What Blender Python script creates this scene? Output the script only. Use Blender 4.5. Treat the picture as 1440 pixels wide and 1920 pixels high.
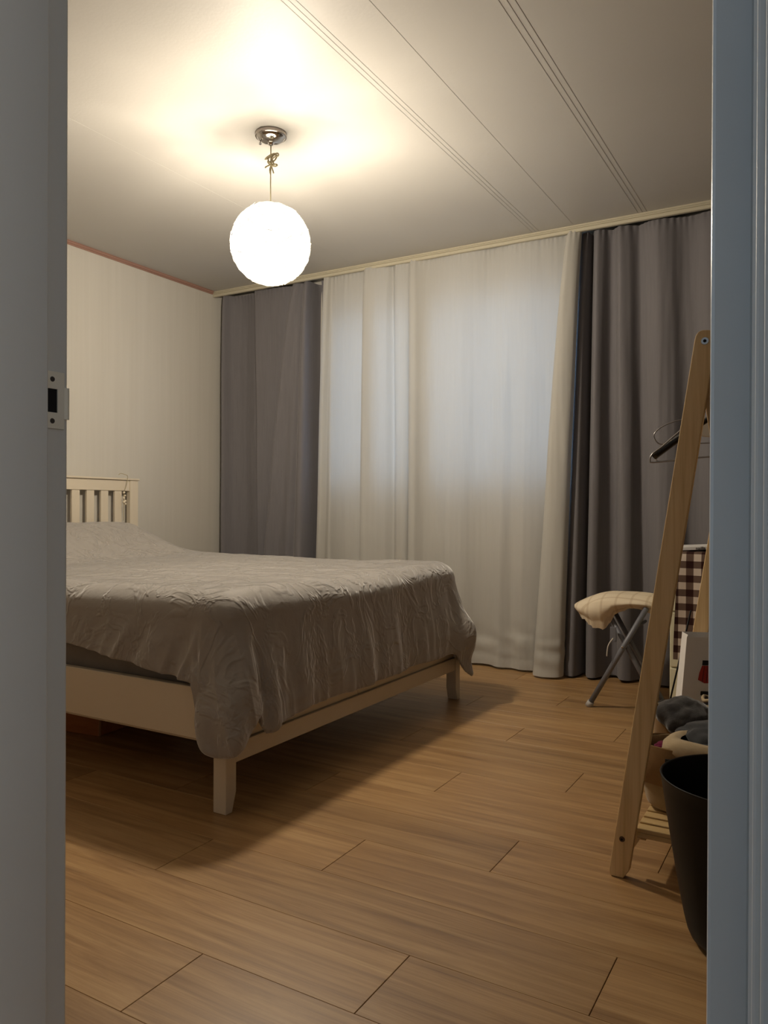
import bpy, bmesh, math, random
import numpy as np
from mathutils import Vector, Matrix, noise
random.seed(7)
PI = math.pi
SC = bpy.context.scene
for _o in list(bpy.data.objects): bpy.data.objects.remove(_o, do_unlink=True)

# ------------------------------------------------------------------ camera, world, lights, exposure
cd = bpy.data.cameras.new('camera'); cam = bpy.data.objects.new('camera', cd); SC.collection.objects.link(cam)
cd.sensor_fit = 'VERTICAL'; cd.sensor_height = 36.0; cd.sensor_width = 27.0
cd.lens = 1443.2 / 1920 * 36.0
cd.clip_start = 0.02
yaw, pit, rol = math.radians(30.306), math.radians(-0.223), math.radians(0.25)
cam.matrix_world = (Matrix.Translation((0, 0, 0.83)) @ Matrix.Rotation(yaw, 4, 'Z') @ Matrix.Rotation(PI/2 + pit, 4, 'X') @ Matrix.Rotation(rol, 4, 'Z'))
SC.camera = cam

w = bpy.data.worlds.new('dusk_sky'); SC.world = w; w.use_nodes = True
bg = w.node_tree.nodes['Background']; bg.inputs['Color'].default_value = (0.48, 0.70, 1.0, 1); bg.inputs['Strength'].default_value = 2.7

def area(name, loc, target, size, power, color, sy=None):
    l = bpy.data.lights.new(name, 'AREA'); l.energy = power; l.color = color; l.size = size
    if sy: l.shape = 'RECTANGLE'; l.size_y = sy
    o = bpy.data.objects.new(name, l); SC.collection.objects.link(o); o.location = loc
    o.rotation_euler = (Vector(target) - Vector(loc)).to_track_quat('-Z', 'Y').to_euler(); return o
area('hall_daylight', (-1.5, -.35, 1.35), (0.2, .05, 1.1), 0.6, 3.4, (0.62, 0.80, 1.0), 1.5)
area('jamb_fill_light', (1.2, .15, 1.5), (-.8, .3, 1.1), 0.3, 4.6, (1.0, 0.93, 0.86), 1.2)  # added fill to brighten the left jamb; no real fixture behind it
LAMP_POWER = 126.0
VS = SC.view_settings; VS.view_transform = 'Standard'; VS.look = 'None'; VS.gamma = 1; VS.use_curve_mapping = False; VS.exposure = 0.0

# ------------------------------------------------------------------ helpers
def link(o, parent=None):
    SC.collection.objects.link(o)
    if parent is not None: o.parent = parent
    return o
def tag(o, label=None, cat=None, group=None, kind=None):
    if label: o['label'] = label
    if cat: o['category'] = cat
    if group: o['group'] = group
    if kind: o['kind'] = kind
    return o
def empty(name, loc=(0, 0, 0)):
    o = bpy.data.objects.new(name, None); o.location = loc; o.empty_display_size = 0.05; return link(o)
def mesh_obj(name, me, mat, parent=None, smooth=False):
    if mat: me.materials.append(mat)
    if smooth:
        me.polygons.foreach_set('use_smooth', [True]*len(me.polygons))
    o = bpy.data.objects.new(name, me); link(o, parent)
    if parent is not None and parent.type == 'EMPTY':
        o.location = -Vector(parent.location) + Vector(o.location)
    elif parent is not None:
        off = Vector(parent.location); p = parent.parent
        while p is not None: off += Vector(p.location); p = p.parent
        o.location = -off
    return o
def from_bm(name, bm, mat, parent=None, smooth=False):
    bmesh.ops.recalc_face_normals(bm, faces=bm.faces[:])
    me = bpy.data.meshes.new(name); bm.to_mesh(me); bm.free()
    return mesh_obj(name, me, mat, parent, smooth)
def pyd(name, V, F, mat, parent=None, smooth=True):
    me = bpy.data.meshes.new(name); me.from_pydata([tuple(map(float, v)) for v in V], [], F); me.update()
    return mesh_obj(name, me, mat, parent, smooth)
def add_box(bm, x0, x1, y0, y1, z0, z1, bev=0.0, mtx=None, seg=1):
    r = bmesh.ops.create_cube(bm, size=1.0); vs = r['verts']
    for v in vs:
        v.co = Vector((x0 + (v.co.x+.5)*(x1-x0), y0 + (v.co.y+.5)*(y1-y0), z0 + (v.co.z+.5)*(z1-z0)))
    if bev > 0:
        es = list({e for v in vs for e in v.link_edges})
        rr = bmesh.ops.bevel(bm, geom=es, offset=bev, segments=seg, affect='EDGES', profile=0.5)
        vs = list({v for f in rr['faces'] for v in f.verts} | {v for v in vs if v.is_valid})
    if mtx is not None:
        for v in vs:
            if v.is_valid: v.co = mtx @ v.co
    return vs
def box(name, x0, x1, y0, y1, z0, z1, mat, parent=None, bev=0.0, seg=1):
    bm = bmesh.new(); add_box(bm, x0, x1, y0, y1, z0, z1, bev, None, seg); return from_bm(name, bm, mat, parent)
def prism(name, pts, axis, a, b, mat, parent=None, bev=0.0, seg=1):
    """extrude polygon pts (2D) along axis from a to b. axis 0: pts=(y,z), 1: (x,z), 2: (x,y)"""
    bm = bmesh.new()
    def P(p, t):
        return (t, p[0], p[1]) if axis == 0 else ((p[0], t, p[1]) if axis == 1 else (p[0], p[1], t))
    v0 = [bm.verts.new(P(p, a)) for p in pts]; v1 = [bm.verts.new(P(p, b)) for p in pts]
    bm.faces.new(v0); bm.faces.new(v1[::-1]); n = len(pts)
    for i in range(n): bm.faces.new((v0[i], v0[(i+1) % n], v1[(i+1) % n], v1[i]))
    bmesh.ops.recalc_face_normals(bm, faces=bm.faces[:])
    if bev: bmesh.ops.bevel(bm, geom=bm.edges[:], offset=bev, segments=seg, affect='EDGES', profile=0.5)
    return from_bm(name, bm, mat, parent)
def tube_data(path, r, n=10, V=None, F=None, closed=False):
    V = [] if V is None else V; F = [] if F is None else F
    P = [Vector(p) for p in path]; base = len(V); m = len(P)
    rs = r if isinstance(r, (list, tuple)) else [r]*m
    up = None
    for i in range(m):
        if closed: t = P[(i+1) % m] - P[i-1]
        else: t = P[min(i+1, m-1)] - P[max(i-1, 0)]
        t.normalize()
        if up is None:
            up = Vector((0, 0, 1)) if abs(t.z) < .9 else Vector((1, 0, 0))
        a = t.cross(up)
        if a.length < 1e-5: a = t.orthogonal()
        a.normalize(); b = a.cross(t); up = b.copy()
        for k in range(n):
            an = 2*PI*k/n; V.append(P[i] + a*math.cos(an)*rs[i] + b*math.sin(an)*rs[i])
    for i in range(m if closed else m-1):
        j = (i+1) % m
        for k in range(n):
            F.append((base+i*n+k, base+i*n+(k+1) % n, base+j*n+(k+1) % n, base+j*n+k))
    if not closed:
        F.append(tuple(base+k for k in range(n))[::-1]); F.append(tuple(base+(m-1)*n+k for k in range(n)))
    return V, F
def tube(name, path, r, mat, parent=None, n=10, closed=False):
    V, F = tube_data(path, r, n, closed=closed); return pyd(name, V, F, mat, parent)
def lathe(name, prof, cx, cy, mat, parent=None, n=48, sx=1, sy=1):
    V = []; F = []; m = len(prof)
    for (r, z) in prof:
        for k in range(n):
            a = 2*PI*k/n; V.append((cx+r*math.cos(a)*sx, cy+r*math.sin(a)*sy, z))
    for i in range(m-1):
        for k in range(n):
            F.append((i*n+k, i*n+(k+1) % n, (i+1)*n+(k+1) % n, (i+1)*n+k))
    if prof[0][0] < 1e-3 or True:
        if prof[0][0] < .002: F.append(tuple(range(n))[::-1])
        if prof[-1][0] < .002: F.append(tuple((m-1)*n+k for k in range(n)))
    return pyd(name, V, F, mat, parent)
def smooth_path(pts, k=8, closed=False):
    P = [Vector(p) for p in pts]; out = []; n = len(P)
    rng = range(n) if closed else range(n-1)
    for i in rng:
        if closed: p0, p1, p2, p3 = P[i-1], P[i], P[(i+1) % n], P[(i+2) % n]
        else: p0, p1, p2, p3 = P[max(i-1, 0)], P[i], P[i+1], P[min(i+2, n-1)]
        for j in range(k):
            t = j/k
            out.append(.5*((2*p1)+(p2-p0)*t+(2*p0-5*p1+4*p2-p3)*t*t+(3*p1-p0-3*p2+p3)*t**3))
    if not closed: out.append(P[-1])
    return out
def sstep(a, b, x):
    t = min(1, max(0, (x-a)/(b-a))); return t*t*(3-2*t)
def nz(x, y, z=0.0): return noise.noise(Vector((x, y, z)))

# ------------------------------------------------------------------ materials
class M:
    def __init__(s, name, color=(.8, .8, .8), rough=.6, metal=0, spec=.5):
        s.m = bpy.data.materials.new(name); s.m.use_nodes = True; s.t = s.m.node_tree; s.n = s.t.nodes; s.l = s.t.links
        s.b = s.n['Principled BSDF']; s.o = s.n['Material Output']
        s.b.inputs['Base Color'].default_value = (*color, 1); s.b.inputs['Roughness'].default_value = rough
        s.b.inputs['Metallic'].default_value = metal; s.b.inputs['Specular IOR Level'].default_value = spec
    def node(s, t, **k):
        n = s.n.new(t)
        for a, v in k.items():
            if a in n.inputs: n.inputs[a].default_value = v
            else: setattr(n, a, v)
        return n
    def coord(s, scale=(1, 1, 1), rand=False, kind='Object'):
        tc = s.node('ShaderNodeTexCoord'); mp = s.node('ShaderNodeMapping'); mp.inputs['Scale'].default_value = scale
        if rand:
            oi = s.node('ShaderNodeObjectInfo'); ml = s.node('ShaderNodeVectorMath', operation='MULTIPLY')
            ml.inputs[1].default_value = (37, 53, 17); s.l.new(oi.outputs['Random'], ml.inputs[0])
            ad = s.node('ShaderNodeVectorMath', operation='ADD'); s.l.new(tc.outputs[kind], ad.inputs[0]); s.l.new(ml.outputs[0], ad.inputs[1])
            s.l.new(ad.outputs[0], mp.inputs['Vector'])
        else: s.l.new(tc.outputs[kind], mp.inputs['Vector'])
        return mp.outputs[0]
    def noise(s, vec, scale, detail=3, rough=.5, dist=0):
        n = s.node('ShaderNodeTexNoise'); n.inputs['Scale'].default_value = scale; n.inputs['Detail'].default_value = detail
        n.inputs['Roughness'].default_value = rough; n.inputs['Distortion'].default_value = dist; s.l.new(vec, n.inputs['Vector']); return n.outputs['Fac']
    def ramp(s, fac, stops):
        r = s.node('ShaderNodeValToRGB'); e = r.color_ramp.elements
        e[0].position = stops[0][0]; e[0].color = (*stops[0][1], 1); e[1].position = stops[-1][0]; e[1].color = (*stops[-1][1], 1)
        for p, c in stops[1:-1]:
            x = e.new(p); x.color = (*c, 1)
        s.l.new(fac, r.inputs[0]); return r.outputs[0]
    def mix(s, fac, a, b, mode='MIX'):
        n = s.node('ShaderNodeMix', data_type='RGBA', blend_type=mode)
        for sock, v in ((n.inputs[0], fac), (n.inputs[6], a), (n.inputs[7], b)):
            if isinstance(v, (int, float)): sock.default_value = v
            elif isinstance(v, tuple): sock.default_value = (*v, 1)
            else: s.l.new(v, sock)
        return n.outputs[2]
    def base(s, sock): s.l.new(sock, s.b.inputs['Base Color']); return s
    def bump(s, fac, strength=.3, dist=.002, prev=None):
        b = s.node('ShaderNodeBump'); b.inputs['Strength'].default_value = strength; b.inputs['Distance'].default_value = dist
        s.l.new(fac, b.inputs['Height'])
        if prev: s.l.new(prev, b.inputs['Normal'])
        s.l.new(b.outputs[0], s.b.inputs['Normal']); return b.outputs[0]

def paint(name, col, rough=.45, var=.06, bscale=180, bstr=.15):
    m = M(name, col, rough); c = m.coord(); f = m.noise(c, 3.5, 4)
    m.base(m.mix(f, tuple(x*(1-var) for x in col), tuple(min(1, x*(1+var)) for x in col)))
    m.bump(m.noise(c, bscale, 2), bstr, .001); return m.m
def wood(name, c1, c2, c3, axis, rough=.45, freq=60, rand=True):
    m = M(name, c2, rough); sc = [freq, freq, freq]; sc[axis] = freq*.035
    c = m.coord(tuple(sc), rand); f = m.noise(c, 1.0, 5, .6, .4)
    m.base(m.ramp(f, [(.25, c1), (.5, c2), (.75, c3)])); m.bump(f, .12, .0008); return m.m

mat = {}
mat['ceiling'] = paint('ceiling_paper', (.50, .485, .455), .55, .02, 90, .25)
def wall_mat():
    m = M('wall_paper', (.66, .63, .57), .6); c = m.coord((1, 22, .5)); f = m.noise(c, 1.6, 4, .6)
    m.base(m.ramp(f, [(.3, (.58, .555, .50)), (.7, (.61, .585, .53))])); m.bump(f, .12, .001); return m.m
mat['wall'] = wall_mat()
mat['darkwall'] = paint('low_bounce_taupe', (.36, .31, .26), .7)  # for the unseen front wall; dark tone invented to cut bounce light
mat['darkerwall'] = paint('low_bounce_brown', (.10, .085, .07), .7)  # unseen right wall, made darker still to soak up bounce light
mat['trim'] = paint('cream_trim', (.52, .48, .37), .35)
mat['pinktrim'] = wood('rosy_moulding', (.30, .17, .13), (.36, .21, .165), (.42, .26, .2), 1, .5)
mat['frame'] = paint('door_frame_paint', (.66, .67, .65), .28, .05, 60, .35)
mat['bed'] = paint('bed_white_lacquer', (.70, .62, .49), .35, .03, 140, .08)
mat['hallwall'] = paint('hall_paper', (.6, .6, .58), .7)
mat['black'] = M('black_plastic', (.006, .0055, .0055), .5, 0, .25).m
mat['blackgloss'] = M('black_gloss_plastic', (.006, .006, .006), .18).m
mat['dark'] = M('dark_void', (.004, .004, .006), .9).m
mat['chrome'] = M('chrome', (.62, .60, .58), .12, 1).m
mat['plate'] = M('painted_metal_plate', (.86, .83, .72), .35, .1).m
mat['screw'] = M('dull_screw', (.10, .09, .085), .4, .7).m
mat['steel'] = M('grey_steel_tube', (.17, .175, .20), .45, .1).m
mat['wire'] = M('steel_wire', (.30, .28, .27), .3, .9).m
mat['whiteplastic'] = M('white_plastic', (.75, .72, .66), .4).m
mat['footcap'] = M('pale_rubber_cap', (.42, .40, .38), .5).m
mat['cord'] = M('beige_cord', (.42, .36, .22), .7).m
mat['bead'] = M('ivory_bead', (.70, .62, .48), .4).m
mat['boltmetal'] = M('bolt_metal', (.80, .85, .88), .22, .8).m
mat['rackwood'] = wood('pine_rack', (.58, .39, .18), (.74, .53, .27), (.84, .64, .36), 2, .5, 75)
mat['slatwood'] = wood('pine_slat', (.46, .30, .12), (.55, .38, .17), (.62, .45, .22), 0, .5, 75)
mat['boxwood'] = wood('orange_box', (.30, .095, .022), (.36, .12, .03), (.42, .15, .04), 0, .5, 40)
mat['boxedge'] = M('pale_box_edge', (.55, .30, .14), .6).m
mat['cabinet'] = paint('cream_plastic_drawer', (.72, .69, .50), .4)
mat['paperbag'] = paint('white_paper', (.80, .78, .76), .55, .02)
mat['redprint'] = M('red_print', (.42, .03, .02), .6).m
mat['blackprint'] = M('black_print', (.012, .012, .014), .6).m

def floor_mat():
    m = M('laminate_oak', (.4, .23, .11), .36); oi = m.node('ShaderNodeObjectInfo')
    c = m.coord((.9, 15, 1), True); f = m.noise(c, 2.0, 5, .62, .9)
    c2 = m.coord((6, 260, 6), True); g = m.noise(c2, 1.0, 3, .6)
    c3 = m.coord((.8, 8, 1), True); h = m.noise(c3, 1.6, 3, .5, .4)
    a = m.ramp(f, [(.28, (.125, .060, .020)), (.44, (.275, .152, .056)), (.55, (.385, .230, .092)), (.72, (.52, .345, .160))])
    d = m.mix(.28, a, m.ramp(h, [(.3, (.22, .112, .036)), (.5, (.42, .235, .085)), (.7, (.54, .335, .14))]))
    e = m.mix(.25, d, m.ramp(g, [(.3, (.20, .10, .04)), (.7, (.52, .33, .18))]), 'MIX')
    hv = m.node('ShaderNodeHueSaturation'); m.l.new(e, hv.inputs['Color'])
    mr = m.node('ShaderNodeMapRange'); m.l.new(oi.outputs['Random'], mr.inputs[0]); mr.inputs[3].default_value = .88; mr.inputs[4].default_value = 1.10
    m.l.new(mr.outputs[0], hv.inputs['Value']); m.base(hv.outputs[0])
    rr = m.node('ShaderNodeMapRange'); m.l.new(g, rr.inputs[0]); rr.inputs[3].default_value = .32; rr.inputs[4].default_value = .5
    m.l.new(rr.outputs[0], m.b.inputs['Roughness'])
    m.bump(g, .10, .0006); return m.m
mat['floor'] = floor_mat()

def fabric(name, c1, c2, weave=700, rough=.9, sheen=.3, bstr=.25, streak=False, transl=0.0, big=0):
    m = M(name, c1, rough, spec=.5 if rough < .6 else .2); m.b.inputs['Sheen Weight'].default_value = sheen; m.b.inputs['Sheen Roughness'].default_value = .4
    if streak: c = m.coord((90, 90, 4)); f = m.noise(c, 1.5, 4, .6)
    else: c = m.coord(); f = m.noise(c, 30, 4, .6)
    m.base(m.ramp(f, [(.3, c1), (.7, c2)]))
    cc = m.coord(); wv = m.noise(cc, weave, 2, .5); nb = m.bump(wv, bstr, .0006)
    if big: 
        n1 = m.noise(m.coord((1, 1, .8)), 7.5, 3, .6, .9)
        sb_ = m.node('ShaderNodeMath', operation='SUBTRACT'); m.l.new(n1, sb_.inputs[0]); sb_.inputs[1].default_value = .5
        ab = m.node('ShaderNodeMath', operation='ABSOLUTE'); m.l.new(sb_.outputs[0], ab.inputs[0])
        mr = m.node('ShaderNodeMapRange'); m.l.new(ab.outputs[0], mr.inputs[0]); mr.inputs[1].default_value = 0; mr.inputs[2].default_value = .07; mr.inputs[3].default_value = 1; mr.inputs[4].default_value = 0; mr.interpolation_type = 'SMOOTHSTEP'
        nb = m.bump(mr.outputs[0], big, .004, nb); nb = m.bump(m.noise(m.coord(), 26, 4, .6, 1.0), .3, .004, nb)
    if transl:
        tr = m.node('ShaderNodeBsdfTranslucent'); tr.inputs['Color'].default_value = (*c2, 1); ms = m.node('ShaderNodeMixShader'); ms.inputs[0].default_value = transl
        m.l.new(m.b.outputs[0], ms.inputs[1]); m.l.new(tr.outputs[0], ms.inputs[2]); m.l.new(ms.outputs[0], m.o.inputs['Surface'])
        m.l.new(nb, tr.inputs['Normal'])
    return m.m
mat['duvet'] = fabric('grey_duvet_cotton', (.315, .290, .265), (.345, .318, .292), 900, .62, 1.0, .04, big=.6)
mat['sheet'] = fabric('dark_grey_sheet', (.20, .18, .165), (.22, .20, .185), 900, .85, .3)
mat['graycurtain'] = fabric('grey_curtain_linen', (.165, .158, .168), (.185, .176, .186), 900, .85, .25, .4, True)
mat['whitecurtain'] = fabric('white_blackout_voile', (.555, .54, .50), (.575, .56, .52), 900, .75, .2, .06, True, .24)
mat['beigefelt'] = fabric('beige_felt', (.30, .215, .11), (.37, .27, .15), 500, .95, .3, .5)
mat['browncanvas'] = fabric('brown_canvas', (.22, .13, .055), (.25, .15, .065), 500, .9, .2, .4)
mat['tancanvas'] = fabric('tan_canvas', (.40, .31, .19), (.47, .37, .24), 500, .9, .2, .4)
mat['knit'] = fabric('charcoal_knit', (.030, .030, .032), (.075, .072, .072), 260, .95, .4, 1.0)
mat['darkcloth'] = fabric('slate_cloth', (.040, .043, .048), (.055, .057, .062), 600, .9, .4)
mat['magenta'] = fabric('magenta_cloth', (.12, .006, .035), (.15, .01, .045), 500, .9, .2)
mat['whitecloth'] = fabric('white_cloth', (.62, .58, .52), (.68, .64, .58), 700, .9, .2)

def check_mat(name, pitch, cw, cm, cd_, ax=(0, 2), duty=.5):
    m = M(name, cw, .9, spec=.2); tc = m.node('ShaderNodeTexCoord'); sp = m.node('ShaderNodeSeparateXYZ'); m.l.new(tc.outputs['Object'], sp.inputs[0]); outs = []
    for a in ax:
        d = m.node('ShaderNodeMath', operation='DIVIDE'); m.l.new(sp.outputs[a], d.inputs[0]); d.inputs[1].default_value = pitch
        fr = m.node('ShaderNodeMath', operation='FRACT'); m.l.new(d.outputs[0], fr.inputs[0])
        lt = m.node('ShaderNodeMath', operation='LESS_THAN'); m.l.new(fr.outputs[0], lt.inputs[0]); lt.inputs[1].default_value = duty; outs.append(lt.outputs[0])
    c1 = m.mix(outs[1], cw, cm); c2 = m.mix(outs[1], cm, cd_)
    m.base(m.mix(outs[0], c1, c2)); m.bump(m.noise(m.coord(), 500, 2), .3, .0006); return m.m
mat['gingham'] = check_mat('brown_gingham', .055, (.62, .53, .45), (.13, .085, .065), (.030, .010, .008))
mat['creamcheck'] = check_mat('cream_faint_check', .060, (.70, .60, .45), (.60, .49, .35), (.53, .42, .29), (0, 1), .16)

# ------------------------------------------------------------------ setting
XL, XR, YC, YD, H = -3.48, 0.55, 3.905, 0.595, 2.232
YH = 0.455      # hall face of the door wall
st = lambda o: tag(o, kind='structure')
st(box('wall_left', XL-.12, XL, YH, YC+.15, 0, H, mat['wall']))
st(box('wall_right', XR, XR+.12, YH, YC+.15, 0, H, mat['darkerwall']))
st(box('ceiling', XL-.12, XR+.12, YH, YC+.15, H, H+.1, mat['ceiling']))
# curtain wall with window opening
WX0, WX1, WZ0, WZ1 = -2.66, -1.13, .93, 1.99
bm = bmesh.new()
add_box(bm, XL, WX0, YC, YC+.15, 0, H); add_box(bm, WX1, XR, YC, YC+.15, 0, H)
add_box(bm, WX0, WX1, YC, YC+.15, 0, WZ0); add_box(bm, WX0, WX1, YC, YC+.15, WZ1, H)
st(from_bm('wall_back', bm, mat['wall']))
# window
gl = M('window_glass', (.9, .95, 1), .05); gl.b.inputs['Transmission Weight'].default_value = 1.0; gl.b.inputs['IOR'].default_value = 1.02
win = st(empty('window_1', ((WX0+WX1)/2, YC+.07, WZ0)))
bm = bmesh.new()
add_box(bm, WX0, WX0+.045, YC+.004, YC+.055, WZ0, WZ1, .004); add_box(bm, WX1-.045, WX1, YC+.004, YC+.055, WZ0, WZ1, .004)
add_box(bm, WX0+.045, WX1-.045, YC+.004, YC+.055, WZ0, WZ0+.045, .004); add_box(bm, WX0+.045, WX1-.045, YC+.004, YC+.055, WZ1-.045, WZ1, .004)
xm = (WX0+WX1)/2; add_box(bm, xm-.03, xm+.03, YC+.004, YC+.055, WZ0+.045, WZ1-.045, .004)
from_bm('window_frame', bm, mat['whiteplastic'], win)
for a, b in ((WX0+.045, xm-.03), (xm+.03, WX1-.045)):
    box('pane', a, b, YC+.028, YC+.032, WZ0+.045, WZ1-.045, gl.m, win)
box('window_sill', WX0, WX1, YC-.012, YC+.0035, WZ0-.02, WZ0, mat['trim'], win, .003)
# door wall
DX0, DX1, DZ = -.785, -.040, 2.02
bm = bmesh.new()
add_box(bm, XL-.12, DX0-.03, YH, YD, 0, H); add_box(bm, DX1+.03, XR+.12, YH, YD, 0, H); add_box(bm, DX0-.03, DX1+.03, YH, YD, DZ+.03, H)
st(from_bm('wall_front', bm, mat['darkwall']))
door = st(empty('door_1', ((DX0+DX1)/2, .53, 0)))
# left jamb: rebate face + proud stop strip
bm = bmesh.new(); add_box(bm, DX0-.03, DX0, YH-.01, YD+.004, 0, DZ, .003, seg=2)
from_bm('jamb', bm, mat['frame'], door).data.polygons
bm = bmesh.new(); add_box(bm, DX0+.0003, DX0+.009, YH-.005, .5665, 0, DZ-.001, .002, seg=2); from_bm('door_stop', bm, mat['frame'], door)
# right jamb: stop strip proud of stepped moulding
bm = bmesh.new(); add_box(bm, DX1, DX1+.03, .47, YD+.004, 0, DZ, .004, seg=3); from_bm('jamb', bm, mat['frame'], door)
bm = bmesh.new(); add_box(bm, DX1-.0245, DX1-.0003, .495, .56, 0, DZ-.001, .0025, seg=2); from_bm('door_stop', bm, mat['frame'], door)
bm = bmesh.new(); add_box(bm, DX1+.0035, DX1+.03, .448, .4695, 0, DZ, .004, seg=3); add_box(bm, DX1+.009, DX1+.07, .43, .4475, 0, DZ, .004, seg=3)
from_bm('door_casing', bm, mat['frame'], door)
bm = bmesh.new(); add_box(bm, DX0-.03, DX1+.03, YH-.01, YD+.004, DZ+.0005, DZ+.03, .003); from_bm('header', bm, mat['frame'], door)
# strike plate on the left rebate (faces +x), mortise shade as a dark patch, and bent lip
pz0, pz1, ya, yb = .922, .988, .5670, .5955
hz0, hz1, hy0, hy1 = .9405, .968, .5672, .5835
bm = bmesh.new(); X0, X1_ = DX0+.0002, DX0+.0022
add_box(bm, X0, X1_, ya, yb-.003, pz0, hz0); add_box(bm, X0, X1_, ya, yb-.003, hz1, pz1)
add_box(bm, X0, X1_, hy1, yb-.003, hz0, hz1)
# lip that projects past the edge, curling to the wall
lip = [(X0, yb-.003), (X1_, yb-.003), (X1_+.0012, yb+.001), (X1_+.0008, yb+.0032), (X0-.0005, yb+.0045), (X0-.001, yb+.003), (X0+.0005, yb+.001)]
vb = [bm.verts.new((x, y, .934)) for x, y in lip]; vt = [bm.verts.new((x, y, .971)) for x, y in lip]
bm.faces.new(vb); bm.faces.new(vt[::-1])
for i in range(len(lip)): bm.faces.new((vb[i], vb[(i+1) % len(lip)], vt[(i+1) % len(lip)], vt[i]))
plate = from_bm('strike_plate', bm, mat['plate'], door)
box('mortise_shade', DX0+.0003, DX0+.0008, hy0, hy1, hz0, hz1, mat['dark'], plate)  # thin dark patch painted for the shade inside the hole
for z in (.9305, .979):
    bm = bmesh.new(); bmesh.ops.create_cone(bm, cap_ends=True, segments=16, radius1=.0032, radius2=.0026, depth=.001, matrix=Matrix.Translation((X1_+.0004, .5765, z)) @ Matrix.Rotation(PI/2, 4, 'Y'))
    from_bm('screw', bm, mat['screw'], plate)
# hall
st(box('floor_hall', -1.7, 1.4, -1.6, YH-.0, -.03, 0.0, wood('hall_floor', (.2, .1, .04), (.3, .17, .08), (.38, .22, .1), 0, .4, 30, False)))
st(box('wall_hall_back', -1.7, 1.4, -1.7, -1.6, 0, H, mat['hallwall'])); st(box('wall_hall_left', -1.8, -1.7, -1.6, YH, 0, H, mat['hallwall']))
st(box('wall_hall_right', 1.4, 1.5, -1.6, YH, 0, H, mat['hallwall'])); st(box('ceiling_hall', -1.8, 1.5, -1.7, YH, H, H+.1, mat['hallwall']))
# ceiling battens and seams (run towards the window wall)
for n_, (x, ws) in enumerate(((-1.309, (-.018, 0, .018)), (-.782, (-.026, -.006, .014)), (-1.115, (0,)), (-2.385, (0,)))):
    bm = bmesh.new()
    if len(ws) > 1:
        for q in ws: add_box(bm, x+q-.003, x+q+.003, YD, YC, H-.0008, H-.0002, .0003)
    else: add_box(bm, x-.002, x+.002, YD, YC, H-.0007, H-.0002, .0002)
    st(from_bm('trim_%d' % (n_+1), bm, mat['ceiling']))
# cornice along the curtains, cream, two stepped beads
zt = H-.0003
prof = [(3.745, zt), (3.745, 2.225), (3.748, 2.2235), (3.748, 2.2215), (3.741, 2.2195), (3.739, 2.2165), (3.741, 2.2135), (3.747, 2.2125), (3.747, 2.211), (3.743, 2.2095), (3.743, 2.198), (3.746, 2.196), (3.760, 2.196), (3.760, zt)]
st(prism('trim_5', prof, 0, XL+.0005, XR-.0005, mat['trim']))
# rosy moulding at the top of the left wall
prof = [(XL+.0003, 2.212), (XL+.006, 2.211), (XL+.010, 2.215), (XL+.008, 2.2185), (XL+.013, 2.221), (XL+.013, 2.2275), (XL+.018, 2.230), (XL+.018, zt), (XL+.0003, zt)]
st(prism('trim_6', prof, 1, YD+.0005, 3.738, mat['pinktrim']))
st(box('baseboard_left', XL+.0003, XL+.012, YD+.0005, YC-.0005, 0.0005, .07, mat['trim'], None, .002))
st(box('baseboard_back', XL+.0125, XR-.0005, YC-.012, YC-.0003, 0.0005, .07, mat['trim'], None, .002))

# floor of planks
fl = st(box('floor', XL-.12, XR+.12, YH+.0005, YC+.15, -.05, -.0045, mat['dark']))
PW, PL = .192, .9975
cache = {}
def plank(x0, x1, y0, y1):
    g = .0010; key = (round(x1-x0, 3), round(y1-y0, 3))
    if key not in cache:
        bm = bmesh.new(); L, W = key; add_box(bm, 0, L-2*g, 0, W-.0006, -.004, 0, .0006)
        bmesh.ops.recalc_face_normals(bm, faces=bm.faces[:]); me = bpy.data.meshes.new('plank'); bm.to_mesh(me); bm.free(); me.materials.append(mat['floor']); cache[key] = me
    o = bpy.data.objects.new('plank', cache[key]); link(o, fl); o.location = (x0+g, y0+.0003, 0)
for r_ in range(-3, 16):
    y0 = max(.875 + PW*r_, YH+.001); y1 = min(.875 + PW*(r_+1), YC)
    if y1-y0 < .02: continue
    off = -1.0105 + .3340*(r_ % 3); k = -4
    while True:
        a = off + PL*k; b = a + PL; k += 1
        if a > XR: break
        a_, b_ = max(a, XL), min(b, XR)
        if b_-a_ > .01: plank(a_, b_, y0, y1)

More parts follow.
